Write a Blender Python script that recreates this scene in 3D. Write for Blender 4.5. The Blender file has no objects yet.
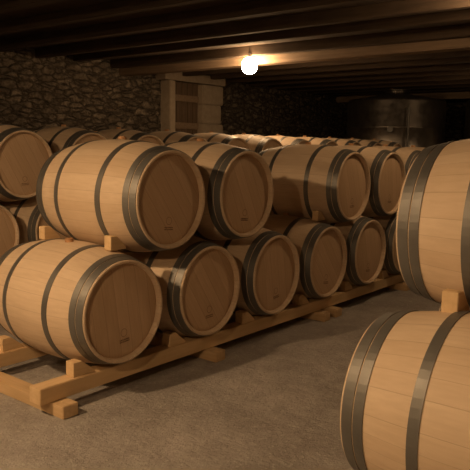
import bpy, bmesh, math, random
from mathutils import Vector, Matrix, noise
random.seed(4)
scene = bpy.context.scene
col = scene.collection
scene.view_settings.view_transform = 'Standard'

# ------------------------------------------------------------------ material helpers
def new_mat(name):
    m = bpy.data.materials.new(name); m.use_nodes = True
    nt = m.node_tree
    b = nt.nodes['Principled BSDF']
    return m, nt, b
def N(nt, typ, **kw):
    n = nt.nodes.new(typ)
    for k, v in kw.items(): setattr(n, k, v)
    return n
def math_n(nt, op, a, b=None, c=None):
    n = nt.nodes.new('ShaderNodeMath'); n.operation = op
    for i, v in enumerate((a, b, c)):
        if v is None: continue
        if isinstance(v, (int, float)): n.inputs[i].default_value = v
        else: nt.links.new(v, n.inputs[i])
    return n.outputs[0]
def mixc(nt, fac, a, b, mode='MIX'):
    n = nt.nodes.new('ShaderNodeMix'); n.data_type = 'RGBA'; n.blend_type = mode
    for i, v in ((0, fac), (6, a), (7, b)):
        if isinstance(v, (int, float)): n.inputs[i].default_value = v
        elif isinstance(v, tuple): n.inputs[i].default_value = (*v, 1)
        else: nt.links.new(v, n.inputs[i])
    return n.outputs[2]
def coords(nt, scale=(1, 1, 1), kind='Object'):
    tc = N(nt, 'ShaderNodeTexCoord'); mp = N(nt, 'ShaderNodeMapping')
    mp.inputs['Scale'].default_value = scale
    nt.links.new(tc.outputs[kind], mp.inputs[0])
    return tc, mp
def noise_n(nt, vec, scale, detail=4, rough=.55):
    n = N(nt, 'ShaderNodeTexNoise'); n.inputs['Scale'].default_value = scale
    n.inputs['Detail'].default_value = detail; n.inputs['Roughness'].default_value = rough
    nt.links.new(vec, n.inputs['Vector']); return n.outputs[0]
def maprange(nt, v, a, b, c, d):
    n = N(nt, 'ShaderNodeMapRange')
    nt.links.new(v, n.inputs[0])
    for i, x in enumerate((a, b, c, d)): n.inputs[i+1].default_value = x
    return n.outputs[0]
def bump(nt, b, h, strength=.3, dist=.01):
    n = N(nt, 'ShaderNodeBump'); n.inputs['Strength'].default_value = strength
    n.inputs['Distance'].default_value = dist
    nt.links.new(h, n.inputs['Height']); nt.links.new(n.outputs[0], b.inputs['Normal'])

# oak staves (barrel axis = local Y)
def stave_material():
    m, nt, b = new_mat('oak_staves')
    tc, mp = coords(nt, (1, .08, 1))
    sep = N(nt, 'ShaderNodeSeparateXYZ'); nt.links.new(tc.outputs['Object'], sep.inputs[0])
    ang = math_n(nt, 'ARCTAN2', sep.outputs[0], sep.outputs[2])
    a = math_n(nt, 'MULTIPLY', ang, 30/(2*math.pi))
    wob = math_n(nt, 'MULTIPLY', math_n(nt, 'SINE', math_n(nt, 'MULTIPLY', ang, 7)), .22)
    a = math_n(nt, 'ADD', a, wob)
    a = math_n(nt, 'ADD', a, 40)
    fr = math_n(nt, 'FRACT', a)
    d = math_n(nt, 'ABSOLUTE', math_n(nt, 'SUBTRACT', fr, .5))
    seam = maprange(nt, d, .475, .495, 0, 1)
    wn = N(nt, 'ShaderNodeTexWhiteNoise', noise_dimensions='2D')
    cmb = N(nt, 'ShaderNodeCombineXYZ')
    oi = N(nt, 'ShaderNodeObjectInfo')
    nt.links.new(math_n(nt, 'FLOOR', a), cmb.inputs[0]); nt.links.new(oi.outputs['Random'], cmb.inputs[1])
    nt.links.new(cmb.outputs[0], wn.inputs['Vector'])
    c = mixc(nt, wn.outputs[0], (.64, .49, .345), (.72, .575, .425))
    off = N(nt, 'ShaderNodeVectorMath', operation='ADD')
    nt.links.new(mp.outputs[0], off.inputs[0]); nt.links.new(oi.outputs['Random'], off.inputs[1])
    g = noise_n(nt, off.outputs[0], 60, 5)
    c = mixc(nt, maprange(nt, g, .35, .75, 0, .4), c, (.48, .34, .215))
    big = noise_n(nt, tc.outputs['Object'], 3.5, 3)
    c = mixc(nt, maprange(nt, big, .45, .75, 0, .4), c, (.48, .35, .225))
    c = mixc(nt, maprange(nt, oi.outputs['Random'], 0, 1, 0, .25), c, (.50, .365, .23))
    c = mixc(nt, math_n(nt, 'MULTIPLY', seam, .35), c, (.24, .14, .07))
    nt.links.new(c, b.inputs['Base Color'])
    b.inputs['Roughness'].default_value = .6
    h = math_n(nt, 'SUBTRACT', math_n(nt, 'MULTIPLY', g, .25), seam)
    bump(nt, b, h, .3, .002)
    return m
def head_material():
    m, nt, b = new_mat('oak_head')
    tc, mp = coords(nt, (1, 1, .08))
    oi = N(nt, 'ShaderNodeObjectInfo')
    rot = N(nt, 'ShaderNodeVectorRotate', rotation_type='Y_AXIS')
    nt.links.new(tc.outputs['Object'], rot.inputs['Vector'])
    nt.links.new(math_n(nt, 'MULTIPLY', oi.outputs['Random'], .8), rot.inputs['Angle'])
    sep = N(nt, 'ShaderNodeSeparateXYZ'); nt.links.new(rot.outputs[0], sep.inputs[0])
    a = math_n(nt, 'ADD', math_n(nt, 'MULTIPLY', sep.outputs[0], 1/.085), 20.5)
    fr = math_n(nt, 'FRACT', a)
    d = math_n(nt, 'ABSOLUTE', math_n(nt, 'SUBTRACT', fr, .5))
    seam = maprange(nt, d, .47, .495, 0, 1)
    wn = N(nt, 'ShaderNodeTexWhiteNoise', noise_dimensions='2D')
    cmb = N(nt, 'ShaderNodeCombineXYZ')
    nt.links.new(math_n(nt, 'FLOOR', a), cmb.inputs[0]); nt.links.new(oi.outputs['Random'], cmb.inputs[1])
    nt.links.new(cmb.outputs[0], wn.inputs['Vector'])
    c = mixc(nt, wn.outputs[0], (.53, .37, .235), (.60, .43, .285))
    mp2 = N(nt, 'ShaderNodeMapping'); mp2.inputs['Scale'].default_value = (1, 1, .07)
    nt.links.new(rot.outputs[0], mp2.inputs[0])
    g = noise_n(nt, mp2.outputs[0], 70, 5)
    c = mixc(nt, maprange(nt, g, .35, .75, 0, .4), c, (.40, .27, .16))
    c = mixc(nt, math_n(nt, 'MULTIPLY', seam, .35), c, (.18, .10, .05))
    nt.links.new(c, b.inputs['Base Color'])
    b.inputs['Roughness'].default_value = .65
    bump(nt, b, math_n(nt, 'SUBTRACT', math_n(nt, 'MULTIPLY', g, .2), seam), .3, .002)
    return m
def metal_material(name, base, rough, metallic=.85):
    m, nt, b = new_mat(name)
    tc, mp = coords(nt)
    n1 = noise_n(nt, tc.outputs['Object'], 9, 5)
    c = mixc(nt, n1, tuple(x*.75 for x in base), tuple(min(1, x*1.2) for x in base))
    nt.links.new(c, b.inputs['Base Color'])
    b.inputs['Metallic'].default_value = metallic
    nt.links.new(maprange(nt, n1, .3, .7, rough-.08, rough+.1), b.inputs['Roughness'])
    return m
def timber_material(name, c1, c2, scale=(1, 1, 1), rough=.75):
    m, nt, b = new_mat(name)
    tc, mp = coords(nt, scale)
    g = noise_n(nt, mp.outputs[0], 30, 6, .6)
    big = noise_n(nt, tc.outputs['Object'], 2, 3)
    c = mixc(nt, maprange(nt, g, .3, .7, 0, 1), c1, c2)
    c = mixc(nt, maprange(nt, big, .45, .8, 0, .4), c, tuple(x*.55 for x in c1))
    nt.links.new(c, b.inputs['Base Color'])
    b.inputs['Roughness'].default_value = rough
    bump(nt, b, g, .35, .004)
    return m
M_stave = stave_material(); M_head = head_material()
M_hoop = metal_material('galvanised_hoop', (.18, .175, .165), .5, .6)
M_black = timber_material('brand_mark', (.10, .05, .02), (.14, .07, .03))
M_bung = timber_material('bung_wood', (.42, .22, .10), (.5, .28, .14))
M_pine_x = timber_material('pine_timber_x', (.62, .43, .23), (.74, .54, .32), (.08, 1, 1))
M_pine_y = timber_material('pine_timber_y', (.56, .38, .20), (.68, .49, .29), (1, .08, 1))
M_beam_y = timber_material('old_beam', (.05, .033, .021), (.095, .064, .041), (1, .06, 1), .85)
M_beam_main = timber_material('main_beam_wood', (.20, .14, .09), (.30, .215, .145), (1, .06, 1), .8)
M_steel = metal_material('tank_steel', (.22, .20, .18), .36, .9)
M_dark = metal_material('dark_fitting', (.06, .055, .05), .5, .3)
M_shade = metal_material('added_shade_enamel', (.16, .17, .15), .5, .1)
M_door = timber_material('door_planks', (.10, .065, .04), (.17, .115, .075), (1, 1, .08), .85)

def ceiling_material():
    m, nt, b = new_mat('ceiling_boards')
    tc, mp = coords(nt, (.06, 1, 1))
    sep = N(nt, 'ShaderNodeSeparateXYZ'); nt.links.new(tc.outputs['Object'], sep.inputs[0])
    fr = math_n(nt, 'FRACT', math_n(nt, 'ADD', math_n(nt, 'MULTIPLY', sep.outputs[1], 1/.18), 200))
    d = math_n(nt, 'ABSOLUTE', math_n(nt, 'SUBTRACT', fr, .5))
    seam = maprange(nt, d, .46, .49, 0, 1)
    g = noise_n(nt, mp.outputs[0], 20, 5)
    c = mixc(nt, g, (.04, .026, .017), (.075, .05, .032))
    c = mixc(nt, seam, c, (.02, .012, .007))
    nt.links.new(c, b.inputs['Base Color']); b.inputs['Roughness'].default_value = .9
    bump(nt, b, math_n(nt, 'SUBTRACT', g, seam), .4, .006)
    return m
def stone_material():
    m, nt, b = new_mat('rubble_stone')
    tc, mp = coords(nt, (4.2, 4.2, 10))
    dn = N(nt, 'ShaderNodeTexNoise'); dn.inputs['Scale'].default_value = 1.4; dn.inputs['Detail'].default_value = 3
    nt.links.new(mp.outputs[0], dn.inputs['Vector'])
    ad = N(nt, 'ShaderNodeVectorMath', operation='MULTIPLY_ADD')
    nt.links.new(dn.outputs['Color'], ad.inputs[0]); ad.inputs[1].default_value = (.8, .8, .8)
    nt.links.new(mp.outputs[0], ad.inputs[2])
    v = N(nt, 'ShaderNodeTexVoronoi'); v.feature = 'F1'; v.inputs['Scale'].default_value = 1
    e = N(nt, 'ShaderNodeTexVoronoi'); e.feature = 'DISTANCE_TO_EDGE'; e.inputs['Scale'].default_value = 1
    nt.links.new(ad.outputs[0], v.inputs['Vector']); nt.links.new(ad.outputs[0], e.inputs['Vector'])
    sc = N(nt, 'ShaderNodeSeparateColor'); nt.links.new(v.outputs['Color'], sc.inputs[0])
    c = mixc(nt, sc.outputs[0], (.17, .14, .105), (.38, .315, .24))
    n2 = noise_n(nt, tc.outputs['Object'], 11, 6, .7)
    c = mixc(nt, maprange(nt, n2, .38, .62, 0, .85), c, (.09, .068, .05))
    mort = maprange(nt, e.outputs['Distance'], .02, .14, 1, 0)
    c = mixc(nt, math_n(nt, 'MULTIPLY', mort, .7), c, (.05, .037, .027))
    nt.links.new(c, b.inputs['Base Color']); b.inputs['Roughness'].default_value = .95
    h = math_n(nt, 'ADD', maprange(nt, e.outputs['Distance'], 0, .25, 0, 1), math_n(nt, 'MULTIPLY', n2, 1.2))
    bump(nt, b, h, 1.0, .08)
    return m
def floor_material():
    m, nt, b = new_mat('concrete_floor')
    tc, mp = coords(nt)
    n1 = noise_n(nt, tc.outputs['Object'], 1.3, 6, .6)
    n2 = noise_n(nt, tc.outputs['Object'], 45, 5, .7)
    n3 = noise_n(nt, tc.outputs['Object'], 7, 5, .6)
    c = mixc(nt, maprange(nt, n1, .35, .68, 0, 1), (.32, .295, .275), (.48, .45, .425))
    c = mixc(nt, maprange(nt, n3, .4, .65, 0, .5), c, (.25, .225, .205))
    c = mixc(nt, maprange(nt, n2, .55, .68, 0, .6), c, (.62, .585, .55))
    v = N(nt, 'ShaderNodeTexVoronoi'); v.inputs['Scale'].default_value = 38
    nt.links.new(tc.outputs['Object'], v.inputs['Vector'])
    c = mixc(nt, maprange(nt, v.outputs['Distance'], .12, .22, .4, 0), c, (.16, .14, .125))
    nt.links.new(c, b.inputs['Base Color']); b.inputs['Roughness'].default_value = .92
    h = math_n(nt, 'ADD', n2, math_n(nt, 'MULTIPLY', n3, 2))
    bump(nt, b, h, .7, .02)
    return m
def plaster_material():
    m, nt, b = new_mat('limestone_surround')
    tc, mp = coords(nt)
    n = noise_n(nt, tc.outputs['Object'], 8, 6, .65)
    c = mixc(nt, n, (.26, .20, .145), (.54, .45, .34))
    nt.links.new(c, b.inputs['Base Color']); b.inputs['Roughness'].default_value = .9
    bump(nt, b, n, .5, .02)
    return m
M_ceil = ceiling_material(); M_stone = stone_material(); M_floor = floor_material(); M_lime = plaster_material()

# ------------------------------------------------------------------ mesh helpers
def add_box(bm, lo, hi, mat=0, bev=0.0):
    before = set(bm.faces)
    r = bmesh.ops.create_cube(bm, size=1)
    vs = r['verts']
    for v in vs:
        v.co = Vector(((lo[i]+hi[i])/2 + v.co[i]*(hi[i]-lo[i])) for i in range(3))
    if bev > 0:
        es = list({e for v in vs for e in v.link_edges})
        bmesh.ops.bevel(bm, geom=es, offset=bev, segments=2, affect='EDGES')
    for f in set(bm.faces)-before: f.material_index = mat
def finish(bm, name, mats, loc=(0, 0, 0), smooth=False, parent=None):
    me = bpy.data.meshes.new(name)
    bmesh.ops.recalc_face_normals(bm, faces=bm.faces)
    bm.to_mesh(me); bm.free()
    for m in mats: me.materials.append(m)
    if smooth:
        for p in me.polygons: p.use_smooth = True
    ob = bpy.data.objects.new(name, me); ob.location = loc
    col.objects.link(ob)
    if parent: ob.parent = parent
    return ob
def box_obj(name, lo, hi, mat, bev=0, parent=None):
    c = [(lo[i]+hi[i])/2 for i in range(3)]
    bm = bmesh.new()
    add_box(bm, [lo[i]-c[i] for i in range(3)], [hi[i]-c[i] for i in range(3)], 0, bev)
    return finish(bm, name, [mat], c, parent=parent)

# ------------------------------------------------------------------ barrel mesh
HL = .480; RB = .362; RE = .299; SEG = 72
def rad(y):
    t = abs(y)/HL
    return RB-(RB-RE)*t**2.0
def lathe(bm, prof, mat, closed=False, smooth=True):
    rings = []
    for (y, r) in prof:
        if r < 1e-5:
            rings.append([bm.verts.new((0, y, 0))])
        else:
            rings.append([bm.verts.new((r*math.sin(2*math.pi*i/SEG), y, r*math.cos(2*math.pi*i/SEG))) for i in range(SEG)])
    pairs = list(zip(rings[:-1], rings[1:]))
    if closed: pairs.append((rings[-1], rings[0]))
    for A, B in pairs:
        for i in range(SEG):
            j = (i+1) % SEG
            if len(A) == 1: f = bm.faces.new((A[0], B[i], B[j]))
            elif len(B) == 1: f = bm.faces.new((A[i], A[j], B[0]))
            else: f = bm.faces.new((A[i], A[j], B[j], B[i]))
            f.material_index = mat; f.smooth = smooth
def build_barrel_mesh():
    bm = bmesh.new()
    ys = [-HL + 2*HL*i/28 for i in range(29)]
    lathe(bm, [(y, rad(y)) for y in ys], 0)
    for s in (-1, 1):
        lathe(bm, [(s*HL, RE), (s*(HL+.004), RE-.004), (s*(HL+.004), RE-.014), (s*(HL-.004), RE-.019), (s*(HL-.032), RE-.022)], 0)
        lathe(bm, [(s*(HL-.032), RE-.022), (s*(HL-.029), RE-.028), (s*(HL-.024), RE-.05), (s*(HL-.022), .12), (s*(HL-.022), 0)], 1)
        for (a, w) in ((.006, .044), (.056, .040), (.262, .040)):
            y0 = HL-a; y1 = y0-w; th = .0035
            lathe(bm, [(s*y0, rad(y0)-.002), (s*y0, rad(y0)+th), (s*(y0-w*.5), rad(y0-w*.5)+th), (s*y1, rad(y1)+th), (s*y1, rad(y1)-.002)], 2, smooth=False)
            for k in (-1, 1):
                ang = .9+.035*k + a*4
                yy = (y0+y1)/2 * s
                rr = rad(yy)+th
                mtx = Matrix.Translation((rr*math.sin(ang), yy, rr*math.cos(ang)))
                before = set(bm.faces)
                bmesh.ops.create_icosphere(bm, subdivisions=1, radius=.006, matrix=mtx)
                for f in set(bm.faces)-before: f.material_index = 2
        yh = s*(HL-.0212)
        def quad(x0, z0, x1, z1):
            vs = [bm.verts.new((x, yh, z)) for x, z in ((x0, z0), (x1, z0), (x1, z1), (x0, z1))]
            f = bm.faces.new(vs); f.material_index = 3
        for i in range(28):
            a0 = 2*math.pi*i/28; a1 = 2*math.pi*(i+1)/28
            vs = [bm.verts.new((r*math.cos(a)+0.0, yh, -.13+r*math.sin(a))) for r, a in ((.022, a0), (.024, a0), (.024, a1), (.022, a1))]
            f = bm.faces.new(vs); f.material_index = 3
        rnd = random.Random(2)
        for zz in (-.175, -.187):
            x = -.035
            while x < .035:
                w = rnd.uniform(.003, .007); quad(x, zz, x+w, zz+.007); x += w+.003
    before = set(bm.faces)
    bmesh.ops.create_cone(bm, cap_ends=True, segments=24, radius1=.028, radius2=.024, depth=.03, matrix=Matrix.Translation((0, 0, RB+.004)))
    for f in set(bm.faces)-before: f.material_index = 4
    bmesh.ops.recalc_face_normals(bm, faces=bm.faces)
    me = bpy.data.meshes.new('wine_barrel')
    bm.to_mesh(me); bm.free()
    for m in (M_stave, M_head, M_hoop, M_black, M_bung): me.materials.append(m)
    return me
BM = build_barrel_mesh()
def barrel(u, v_front, z):
    ob = bpy.data.objects.new('wine_barrel', BM)
    ob.location = (u, v_front+HL, z)
    ob.rotation_euler = (0, random.uniform(-.12, .12), random.uniform(-.010, .010))
    col.objects.link(ob)
    return ob
SP = .762; DZ = .625; ZB = .50

def wedge(par, n, x, y, z, L=.13, W=.07, H=.07):
    bm = bmesh.new()
    pts = [(-L/2, 0), (L/2, 0), (L/2, .012), (-L/2*.2, H), (-L/2, H)]
    a = [bm.verts.new((p[0], -W/2, p[1])) for p in pts]
    b = [bm.verts.new((p[0], W/2, p[1])) for p in pts]
    bm.faces.new(a); bm.faces.new(b)
    for i in range(5): bm.faces.new((a[i], a[(i+1) % 5], b[(i+1) % 5], b[i]))
    bmesh.ops.recalc_face_normals(bm, faces=bm.faces)
    bmesh.ops.bevel(bm, geom=list(bm.edges), offset=.003, segments=1, affect='EDGES')
    return finish(bm, 'wedge_%d' % n, [M_pine_x], (x-par.location.x, y-par.location.y, z), parent=par)

def rack(u0, u1, vf, ztop, sleepers, us=(), ups=()):
    e = bpy.data.objects.new('barrel_rack', None); col.objects.link(e)
    e.location = (u0, vf, 0)
    def bx(n, lo, hi, m):
        box_obj(n, [lo[0]-u0, lo[1]-vf, lo[2]], [hi[0]-u0, hi[1]-vf, hi[2]], m, .004, e)
    h = .09
    for k, (a, b) in enumerate(((vf+.08, vf+.18), (vf+2*HL-.18, vf+2*HL-.08))):
        bx('rail_%d' % (k+1), (u0, a, ztop-h), (u1, b, ztop), M_pine_x)
    for k, s in enumerate(sleepers):
        bx('sleeper_%d' % (k+1), (s-.05, vf-.02, .0), (s+.05, vf+2*HL+.02, ztop-h), M_pine_y)
    n = 0
    for u in us:
        for vv in (vf+.13, vf+2*HL-.13):
            n += 1; wedge(e, n, u-.226, vv, ztop, H=.085, L=.15)
    for u, vv, z in ups:
        n += 1; wedge(e, n, u, vv, z, L=.12, H=.085, W=.06)
RZ = ZB-.339

# ---- row 1 (main)
v1 = 2.79; U1 = 2.51
R1 = [U1+i*SP for i in range(8)]
for u in R1: barrel(u, v1, ZB)
for i in (0, 1, 3, 4, 5, 6): barrel(R1[i]+.5*SP, v1, ZB+DZ)
rack(1.98, 8.3, v1, RZ, [2.10, 3.35, 4.76, 4.96, 6.4, 7.9], R1,
     [(R1[i]+.065, vv, ZB+.338) for i in (0, 3) for vv in (v1+.16, v1+2*HL-.16)])
# ---- row 2
v2 = 5.14; zo = .14
R2 = [2.31+i*SP for i in range(13)]
for u in R2: barrel(u, v2, ZB+zo)
for u in R2[:-1]: barrel(u+.5*SP, v2, ZB+zo+DZ)
rack(1.8, 11.9, v2, RZ+zo, [2.0, 3.2, 4.6, 6.0, 7.4, 8.8, 10.2, 11.6], R2)
# ---- row 3
v3 = 7.25
R3 = [3.0+i*SP for i in range(10)]
for u in R3: barrel(u, v3, ZB+zo)
for u in R3[:-1]: barrel(u+.5*SP, v3, ZB+zo+DZ)
rack(2.6, 10.4, v3, RZ+zo, [2.8, 4.2, 5.6, 7.0, 8.4, 9.8, 10.2], R3)
# ---- right-hand row (near)
v4 = .09; U4 = 2.215
R4 = [U4+i*SP for i in range(5)]
for u in R4: barrel(u, v4, ZB+.045)
for u in R4[:-1]: barrel(u+.5*SP-.01, v4, ZB+.045+DZ-.005)
rack(1.7, 5.7, v4, RZ+.045, [1.9, 3.3, 4.9], R4, [(U4+.07, vv, ZB+.38) for vv in (v4+.3, v4+2*HL-.24)])

# ------------------------------------------------------------------ room
X0, X1, Y0, Y1, ZC = -3.5, 17.0, -3.0, 9.0, 2.90
box_obj('floor', (X0-.3, Y0-.3, -.2), (X1+.3, Y1+.3, 0), M_floor)
box_obj('ceiling', (X0-.3, Y0-.3, ZC), (X1+.3, Y1+.3, ZC+.1), M_ceil)
def stone_wall(name, p0, p1, inward):
    bm = bmesh.new()
    L = math.dist(p0, p1); nx = int(L/.09); nz = int(ZC/.075)
    d = ((p1[0]-p0[0])/L, (p1[1]-p0[1])/L)
    g = {}
    for i in range(nx+1):
        for k in range(nz+1):
            s = L*i/nx; z = ZC*k/nz
            q = Vector((p0[0]+d[0]*s, p0[1]+d[1]*s, z))
            dd = noise.noise(Vector((q.x*4, q.y*4, q.z*8)))*.06 + noise.noise(q*1.2)*.03
            g[i, k] = bm.verts.new((q.x+inward[0]*dd, q.y+inward[1]*dd, z))
    for i in range(nx):
        for k in range(nz):
            bm.faces.new((g[i, k], g[i+1, k], g[i+1, k+1], g[i, k+1]))
    ob = finish(bm, name, [M_stone], smooth=True)
    sm = ob.modifiers.new('thick', 'SOLIDIFY'); sm.thickness = .25; sm.offset = 0
    return ob
stone_wall('wall_back', (X0, Y1+.1), (X1, Y1+.1), (0, -1))
stone_wall('wall_right', (X1+.1, Y0), (X1+.1, Y1), (-1, 0))
stone_wall('wall_left', (X0-.1, Y0), (X0-.1, Y1), (1, 0))
stone_wall('wall_front', (X0, Y0-.1), (X1, Y0-.1), (0, 1))
# door
e = bpy.data.objects.new('door_1', None); col.objects.link(e); e.location = (9.5, 8.9, 0)
def dp(n, lo, hi, m, bev=.01):
    box_obj(n, (lo[0]-9.5, lo[1]-8.9, lo[2]), (hi[0]-9.5, hi[1]-8.9, hi[2]), m, bev, e)
dp('jamb_left', (8.98, 8.74, 0), (9.13, 9.0, 2.66), M_lime)
for k in range(7):
    w = random.uniform(0, .12)
    dp('jamb_right_%d' % (k+1), (9.9, 8.74, k*.38), (10.42+w, 9.0, k*.38+.375), M_lime, .015)
dp('lintel', (8.85, 8.74, 2.67), (10.6, 9.0, 2.84), M_lime)
for k in range(5):
    dp('plank_%d' % (k+1), (9.13+k*.154, 8.86, .02), (9.13+(k+1)*.154-.012, 8.92, 2.66), M_door, .005)
for k, z in enumerate((.4, 1.3, 1.78, 2.3)):
    dp('ledge_%d' % (k+1), (9.15, 8.83, z), (9.88, 8.86, z+.12), M_beam_main, .005)

# joists and main beams
k = 0; x = X0+.4
e = bpy.data.objects.new('ceiling_joists', None); col.objects.link(e)
while x < X1:
    k += 1
    w = random.uniform(.05, .07); dz = random.uniform(.10, .14)
    o = box_obj('joist_%d' % k, (x-w, Y0, ZC-dz), (x+w, Y1, ZC), M_beam_y, .008, e)
    o.rotation_euler[2] = random.uniform(-.004, .004)
    x += .78
for xb in (1.0, 8.05, 15.6):
    box_obj('ceiling_beam', (xb-.12, Y0, ZC-.24), (xb+.12, Y1, ZC-.0), M_beam_main, .015)

# ------------------------------------------------------------------ steel tanks
def tank(x, y, r=.95, h=1.98):
    e = bpy.data.objects.new('steel_wine_tank', None); col.objects.link(e); e.location = (x, y, 0)
    bm = bmesh.new(); S = 64
    prof = [(0, .28), (r*.6, .30), (r-.02, .38), (r, .42)]
    for zz in (.9, 1.4, 1.9):
        prof += [(r, zz-.012), (r+.008, zz), (r, zz+.012)]
    prof += [(r, .38+h-.05), (r-.02, .38+h), (.25, .38+h+.14), (.25, .38+h+.2), (.28, .38+h+.2), (.28, .38+h+.23), (0, .38+h+.24)]
    prev = None
    for rr, zz in prof:
        ring = [bm.verts.new((max(rr, .001)*math.cos(2*math.pi*i/S), max(rr, .001)*math.sin(2*math.pi*i/S), zz)) for i in range(S)]
        if prev:
            for i in range(S): bm.faces.new((prev[i], prev[(i+1) % S], ring[(i+1) % S], ring[i]))
        prev = ring
    finish(bm, 'shell', [M_steel], smooth=True, parent=e)
    bm = bmesh.new()
    for i in range(4):
        a = math.pi/4+i*math.pi/2; c = (math.cos(a)*r*.75, math.sin(a)*r*.75)
        bmesh.ops.create_cone(bm, cap_ends=True, segments=16, radius1=.05, radius2=.05, depth=.36, matrix=Matrix.Translation((c[0], c[1], .18)))
    finish(bm, 'legs', [M_steel], parent=e)
    a = math.atan2(-y, -x)
    bm = bmesh.new()
    R = Matrix.Rotation(a, 4, 'Z')
    bmesh.ops.create_cone(bm, cap_ends=True, segments=16, radius1=.02, radius2=.02, depth=1.7, matrix=R @ Matrix.Translation((r+.06, .25, 1.45)))
    for z in (.62, 2.28):
        bmesh.ops.create_cone(bm, cap_ends=True, segments=12, radius1=.014, radius2=.014, depth=.16, matrix=R @ Matrix.Translation((r, .25, z)) @ Matrix.Rotation(math.pi/2, 4, 'Y'))
    bmesh.ops.create_cone(bm, cap_ends=True, segments=20, radius1=.06, radius2=.06, depth=.14, matrix=R @ Matrix.Translation((r+.04, -.1, 1.85)) @ Matrix.Rotation(math.pi/2, 4, 'Y'))
    bmesh.ops.create_cone(bm, cap_ends=True, segments=32, radius1=.2, radius2=.2, depth=.05, matrix=R @ Matrix.Translation((r+.0, 0, .75)) @ Matrix.Rotation(math.pi/2, 4, 'Y'))
    finish(bm, 'fittings', [M_hoop], parent=e)
tank(13.3, 6.25, 1.02, 2.1); tank(14.2, 4.0, 1.02, 2.1); tank(14.3, 1.7, 1.02, 2.1)

# ------------------------------------------------------------------ lamps
def emat(name, colr, s):
    m, nt, b = new_mat(name)
    b.inputs['Base Color'].default_value = (*colr, 1)
    b.inputs['Emission Color'].default_value = (*colr, 1)
    b.inputs['Emission Strength'].default_value = s
    return m
WARM = (1.0, .63, .32)
def lamp(x, y, z, power, r=.06, added_shade=False, top=ZC):
    A = 4*math.pi*r*r
    m = emat('bulb_glow', WARM, power/(math.pi*A))
    e = bpy.data.objects.new('unseen_shaded_lamp' if added_shade else 'hanging_or_fill_bulb', None); col.objects.link(e); e.location = (x, y, z)
    bm = bmesh.new(); bmesh.ops.create_uvsphere(bm, u_segments=24, v_segments=16, radius=r)
    for v in bm.verts:
        if v.co.z > 0: v.co.z *= 1.15
    finish(bm, 'bulb', [m], smooth=True, parent=e)
    bm = bmesh.new()
    bmesh.ops.create_cone(bm, cap_ends=True, segments=20, radius1=.028, radius2=.022, depth=.06, matrix=Matrix.Translation((0, 0, r*1.15+.025)))
    L = top-z-r*1.15-.05
    bmesh.ops.create_cone(bm, cap_ends=True, segments=8, radius1=.004, radius2=.004, depth=L, matrix=Matrix.Translation((0, 0, r*1.15+.05+L/2)))
    finish(bm, 'socket_and_cord', [M_dark], parent=e)
    if added_shade:  # enamel cone added to unseen lamps, keeps their light off the ceiling
        bm = bmesh.new()
        prof = [(.035, r*1.15+.05), (.05, r*1.15+.045), (.12, .06), (.17, -.02)]
        rings = [[bm.verts.new((q*math.cos(2*math.pi*i/40), q*math.sin(2*math.pi*i/40), zz)) for i in range(40)] for q, zz in prof]
        for A_, B_ in zip(rings[:-1], rings[1:]):
            for i in range(40): bm.faces.new((A_[i], A_[(i+1) % 40], B_[(i+1) % 40], B_[i]))
        o = finish(bm, 'added_shade', [M_shade], smooth=True, parent=e)
        s = o.modifiers.new('t', 'SOLIDIFY'); s.thickness = .003
lamp(7.75, 5.95, 2.61, 68, .115)
lamp(5.9, 1.9, 2.72, 42)
lamp(0.0, 3.2, 2.5, 225, added_shade=True)
lamp(-.9, 1.0, 2.5, 125, added_shade=True)  # unseen fill lamp, added to brighten barrel heads and the near row
lamp(-1.0, 6.6, 2.5, 45, added_shade=True)
lamp(11.5, 3.2, 2.6, 18)  # off-frame bulb added to put more light on the tanks

w = bpy.data.worlds.new('World'); scene.world = w; w.use_nodes = True
w.node_tree.nodes['Background'].inputs[0].default_value = (1, .62, .32, 1)
w.node_tree.nodes['Background'].inputs[1].default_value = .02

# ------------------------------------------------------------------ camera
cd = bpy.data.cameras.new('camera'); cam = bpy.data.objects.new('camera', cd); col.objects.link(cam)
cam.location = (0, 0, 1.45)
R = Matrix.Rotation(math.radians(38.5-90), 4, 'Z') @ Matrix.Rotation(math.radians(90-7.6), 4, 'X') @ Matrix.Rotation(math.radians(1.0), 4, 'Z')
cam.rotation_euler = R.to_euler()
cd.sensor_width = 36; cd.lens = 50.5; cd.clip_start = .05
scene.camera = cam
